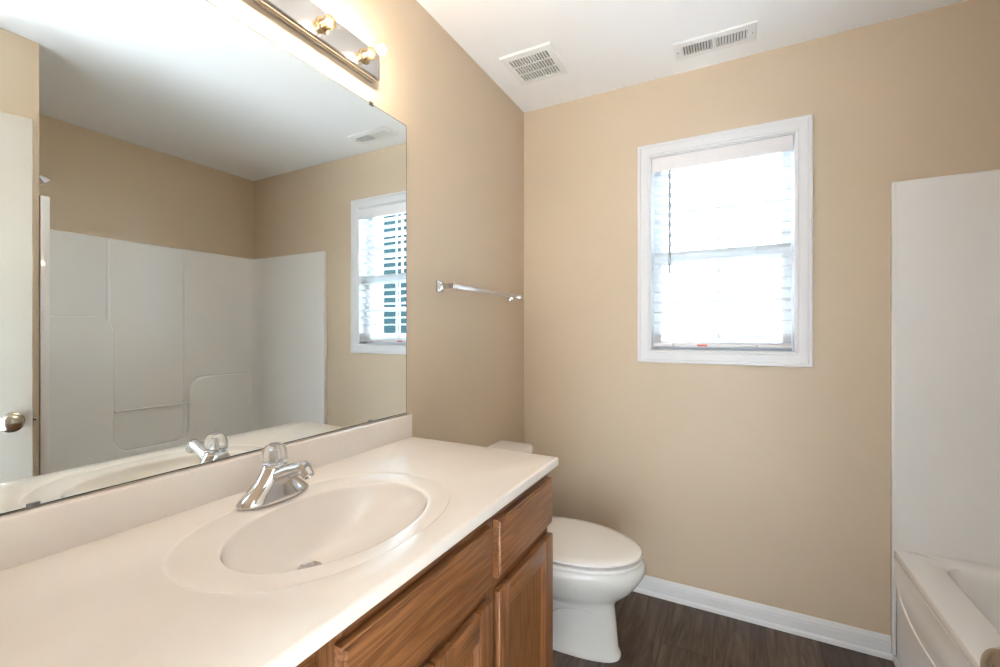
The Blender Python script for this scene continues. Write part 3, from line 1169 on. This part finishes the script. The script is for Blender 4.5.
def outer_loop():
    xa, xb, ya, yb = XR, XT - 0.001, YA + 0.001, YB - 0.001
    m = 11
    pts = [Vector((xa, yb, 0)), Vector((xa + 0.2, yb, 0))]
    pts += [Vector((xb, yb, 0))] * 1 + []
    pts = [Vector((xa, yb, 0)), Vector((xa + 0.2, yb, 0))]
    base = wall_loop(0)[2:-2]
    for p in base:
        dx, dy = 0, 0
        cxm, cym = (xa + xb) / 2, (ya + yb) / 2
        pts.append(p)
    for i in range(2, 13):
        a = (i - 2) / 10
        pts[i] = Vector((xb - 0.14 + 0.14 * min(1, 2 * a), yb - 0.14 * max(0, 2 * a - 1), 0))
    for i in range(13, 24):
        a = (i - 13) / 10
        pts[i] = Vector((xb - 0.14 * max(0, 2 * a - 1), ya + 0.14 - 0.14 * min(1, 2 * a), 0))
    pts += [Vector((xa + 0.2, ya, 0)), Vector((xa, ya, 0))]
    return pts


inn, out = wall_loop(0), outer_loop()
bm = bmesh.new()
lv = lambda L, z: [Vector((p.x, p.y, z)) for p in L]
mid = [a.lerp(c, 0.18) for a, c in zip(inn, out)]
loft(bm, [lv(out, RZ), lv(inn, RZ), lv(inn, SZ - 0.006), lv(mid, SZ), lv(out, SZ), lv(out, RZ)], False, False, closed=False)
# front end faces
for idx in (0, -1):
    try:
        bm.faces.new([bm.verts.new(p) for p in (Vector((inn[idx].x, inn[idx].y, RZ)), Vector((inn[idx].x, inn[idx].y, SZ - 0.006)), Vector((mid[idx].x, mid[idx].y, SZ)),
                                               Vector((out[idx].x, out[idx].y, SZ)), Vector((out[idx].x, out[idx].y, RZ)))])
    except ValueError:
        pass
bmesh.ops.remove_doubles(bm, verts=bm.verts[:], dist=1e-5)
sobj('wall_panels', bm, M_TUB, smooth=35)
# front flanges down both sides
for ya_, yb_ in ((YB - 0.028, YB - 0.001), (YA + 0.001, YA + 0.031)):
    sobj('edge_flange', B(XR - 0.003, XR + 0.008, ya_, yb_, 0.024, SZ, bev=0.003), M_TUB, smooth=35)
XW = XT - 0.030     # face of the long panel


def relief(name, poly, x_back, th, r=0.006):
    """Raised field on the long wall: polygon in (y, z), rounded edge, real thickness th."""
    bm = bmesh.new()
    n = len(poly)
    cy, cz = sum(p[0] for p in poly) / n, sum(p[1] for p in poly) / n
    P = [Vector((0, p[0], p[1])) for p in poly]

    def ins(d):
        res = []
        for i in range(n):
            a, b2, c = P[i - 1], P[i], P[(i + 1) % n]
            d1, d2 = (b2 - a).normalized(), (c - b2).normalized()
            n1, n2 = Vector((0, -d1.z, d1.y)), Vector((0, -d2.z, d2.y))
            m_ = (n1 + n2)
            m_ = m_.normalized() if m_.length > 1e-6 else n1
            k = d / max(0.35, m_.dot(n1))
            res.append(b2 + m_ * k)
        return res
    rings = []
    for t in range(6):
        a = t / 5 * PI / 2
        q = ins(r * (1 - math.cos(a)))
        rings.append([Vector((x_back - (th - r) - r * math.sin(a), p.y, p.z)) for p in q])
    rings.insert(0, [Vector((x_back + 0.001, p.y, p.z)) for p in P])
    loft(bm, rings, cap0=True, cap1=True)
    return sobj(name, bm, M_TUB, smooth=40)


def arc(cy, cz, r, a0, a1, n=8):
    return [(cy + r * math.cos(math.radians(a0 + (a1 - a0) * k / n)), cz + r * math.sin(math.radians(a0 + (a1 - a0) * k / n))) for k in range(n + 1)]


# raised lower field with a U-shaped recess; outline runs counter-clockwise in (y, z)
YN, YE = YA + 0.062, YB - 0.034
poly = [(YN, RZ + 0.004), (YE, RZ + 0.004), (YE, 0.930)]
poly += arc(1.800, 0.830, 0.100, 90, 180)
poly += arc(1.620, 0.590, 0.080, 0, -90)
poly += arc(1.365, 0.595, 0.085, 270, 180)
poly += arc(1.190, 1.245, 0.090, 0, 90)
poly += [(YN, 1.335)]
relief('shelf_field', poly, XW, 0.032, 0.014)
# vertical ribs of the upper wall
bm = bmesh.new()
for ry in (1.258, 1.680):
    rg = []
    for z in (0.52 if ry < 1.5 else 0.55, SZ - 0.01):
        rg.append([Vector((XW + 0.001, ry - 0.012, z)), Vector((XW - 0.003, ry - 0.006, z)), Vector((XW - 0.0045, ry, z)), Vector((XW - 0.003, ry + 0.006, z)), Vector((XW + 0.001, ry + 0.012, z))])
    loft(bm, rg)
sobj('panel_ribs', bm, M_TUB, smooth=50)
bm = bmesh.new()
tube(bm, [(XW - 0.026, 1.278, 0.758), (XW - 0.026, 1.702, 0.752)], 0.008, 12)
sobj('washcloth_bar', bm, M_TUB, smooth=50)

# shower head, spout, valve on the near end wall
YW = YA + 0.031
sh = thing('wall_shower', 'chrome shower head high on the near end wall, seen only in the mirror', 'shower head', (1.95, YA, 2.03))
bm = bmesh.new()
lathe(bm, [(0.028, 0.0), (0.026, 0.006), (0.011, 0.010)], axis=(0, 1, 0), n=24)
tube(bm, bez((0, 0.004, 0), (0, 0.065, 0.005), (0, 0.095, -0.025), 8), 0.009, 12)
obj('shower_arm', bm, M_CHROME, sh, 40)
bm = bmesh.new()
lathe(bm, [(0.010, -0.012), (0.013, 0.0), (0.014, 0.015), (0.030, 0.045), (0.031, 0.055), (0.026, 0.058)], axis=(0, 0.7, -0.8), org=(0, 0.095, -0.027), n=28)
obj('spray_head', bm, M_CHROME, sh, 35)
ts = thing('tub_spout', 'chrome tub spout low on the near end wall of the shower', 'tub spout', (1.95, YW, 0.56))
bm = bmesh.new()
lathe(bm, [(0.030, 0.0), (0.029, 0.012), (0.026, 0.06), (0.024, 0.105), (0.020, 0.118)], axis=(0, 1, -0.12), n=28)
obj('spout_body', bm, M_CHROME, ts, 40)
bm = bmesh.new()
lathe(bm, [(0.006, 0), (0.006, 0.020), (0.010, 0.024), (0.009, 0.032)], org=(0, 0.095, 0.010), n=16)
obj('diverter_knob', bm, M_CHROME, ts, 40)
sv = thing('shower_valve', 'round chrome shower valve plate on the near end wall', 'shower valve', (1.95, YW, 0.93))
bm = bmesh.new()
lathe(bm, [(0.085, 0.0), (0.083, 0.005), (0.03, 0.012), (0.028, 0.012)], axis=(0, 1, 0), n=36)
obj('escutcheon', bm, M_CHROME, sv, 35)
bm = bmesh.new()
lathe(bm, [(0.024, 0.012), (0.030, 0.02), (0.032, 0.040), (0.026, 0.052)], axis=(0, 1, 0), n=28)
obj('valve_handle', bm, M_ACR, sv, 35)

# ---------------------------------------------------------------- open door
E0 = Vector((1.275, 0.635))
H0 = Vector((1.484, -0.055))
dirv = (E0 - H0).normalized()
LEN = (E0 - H0).length
ang = math.atan2(dirv.y, dirv.x)
dr = thing('door', 'pale panel door standing open against the right wall, seen in the mirror', 'door', (H0.x, H0.y, 0.0), ang)
# local: x from hinge to free edge, +y is the face towards the mirror
obj('door_leaf', B(0.004, LEN, -0.035, 0.0, 0.012, 2.025, bev=0.0015), M_DOOR, dr, 30)
KX, KZ = LEN - 0.050, 0.924
for s, y in ((1, 0.0), (-1, -0.035)):
    bm = bmesh.new()
    lathe(bm, [(0.032, 0.0), (0.031, 0.004), (0.022, 0.009), (0.012, 0.011), (0.011, 0.028), (0.018, 0.034), (0.029, 0.042), (0.0325, 0.052), (0.030, 0.062), (0.020, 0.069), (0.004, 0.071)],
          axis=(0, s, 0), org=(KX, y, KZ), n=36)
    obj('door_knob', bm, M_NICKEL, dr, 35)
bm = bmesh.new()
box(bm, LEN - 0.001, LEN + 0.0015, -0.030, -0.005, KZ - 0.028, KZ + 0.028, bev=0.0006)
box(bm, LEN, LEN + 0.010, -0.024, -0.011, KZ - 0.008, KZ + 0.008, bev=0.002)
obj('latch_plate', bm, M_CHROME2, dr, 30)
for z in (0.2, 1.0, 1.82):
    bm = bmesh.new()
    lathe(bm, [(0.006, 0), (0.006, 0.088)], org=(0.0, 0.006, z), n=12)
    obj('hinge', bm, M_NICKEL, dr, 40)


# unseen trim rings for the added fill spots in the hall
for (dx_, dy_), lab in zip(FILL_SPOTS, ('added fill light nearer the left wall of the room behind the doorway', 'added fill light farther from the left wall of the room behind the doorway')):
    hl = thing('hall_fill_fitting', lab, 'ceiling lamp', (dx_, dy_, HC), group='added fill lights behind the doorway')
    bm = bmesh.new()
    lathe(bm, [(0.105, 0.0), (0.105, -0.006), (0.085, -0.010), (0.080, -0.002), (0.079, 0.0)], n=40, cap0=False, cap1=False)
    obj('trim_ring', bm, M_TRIM, hl, 30)
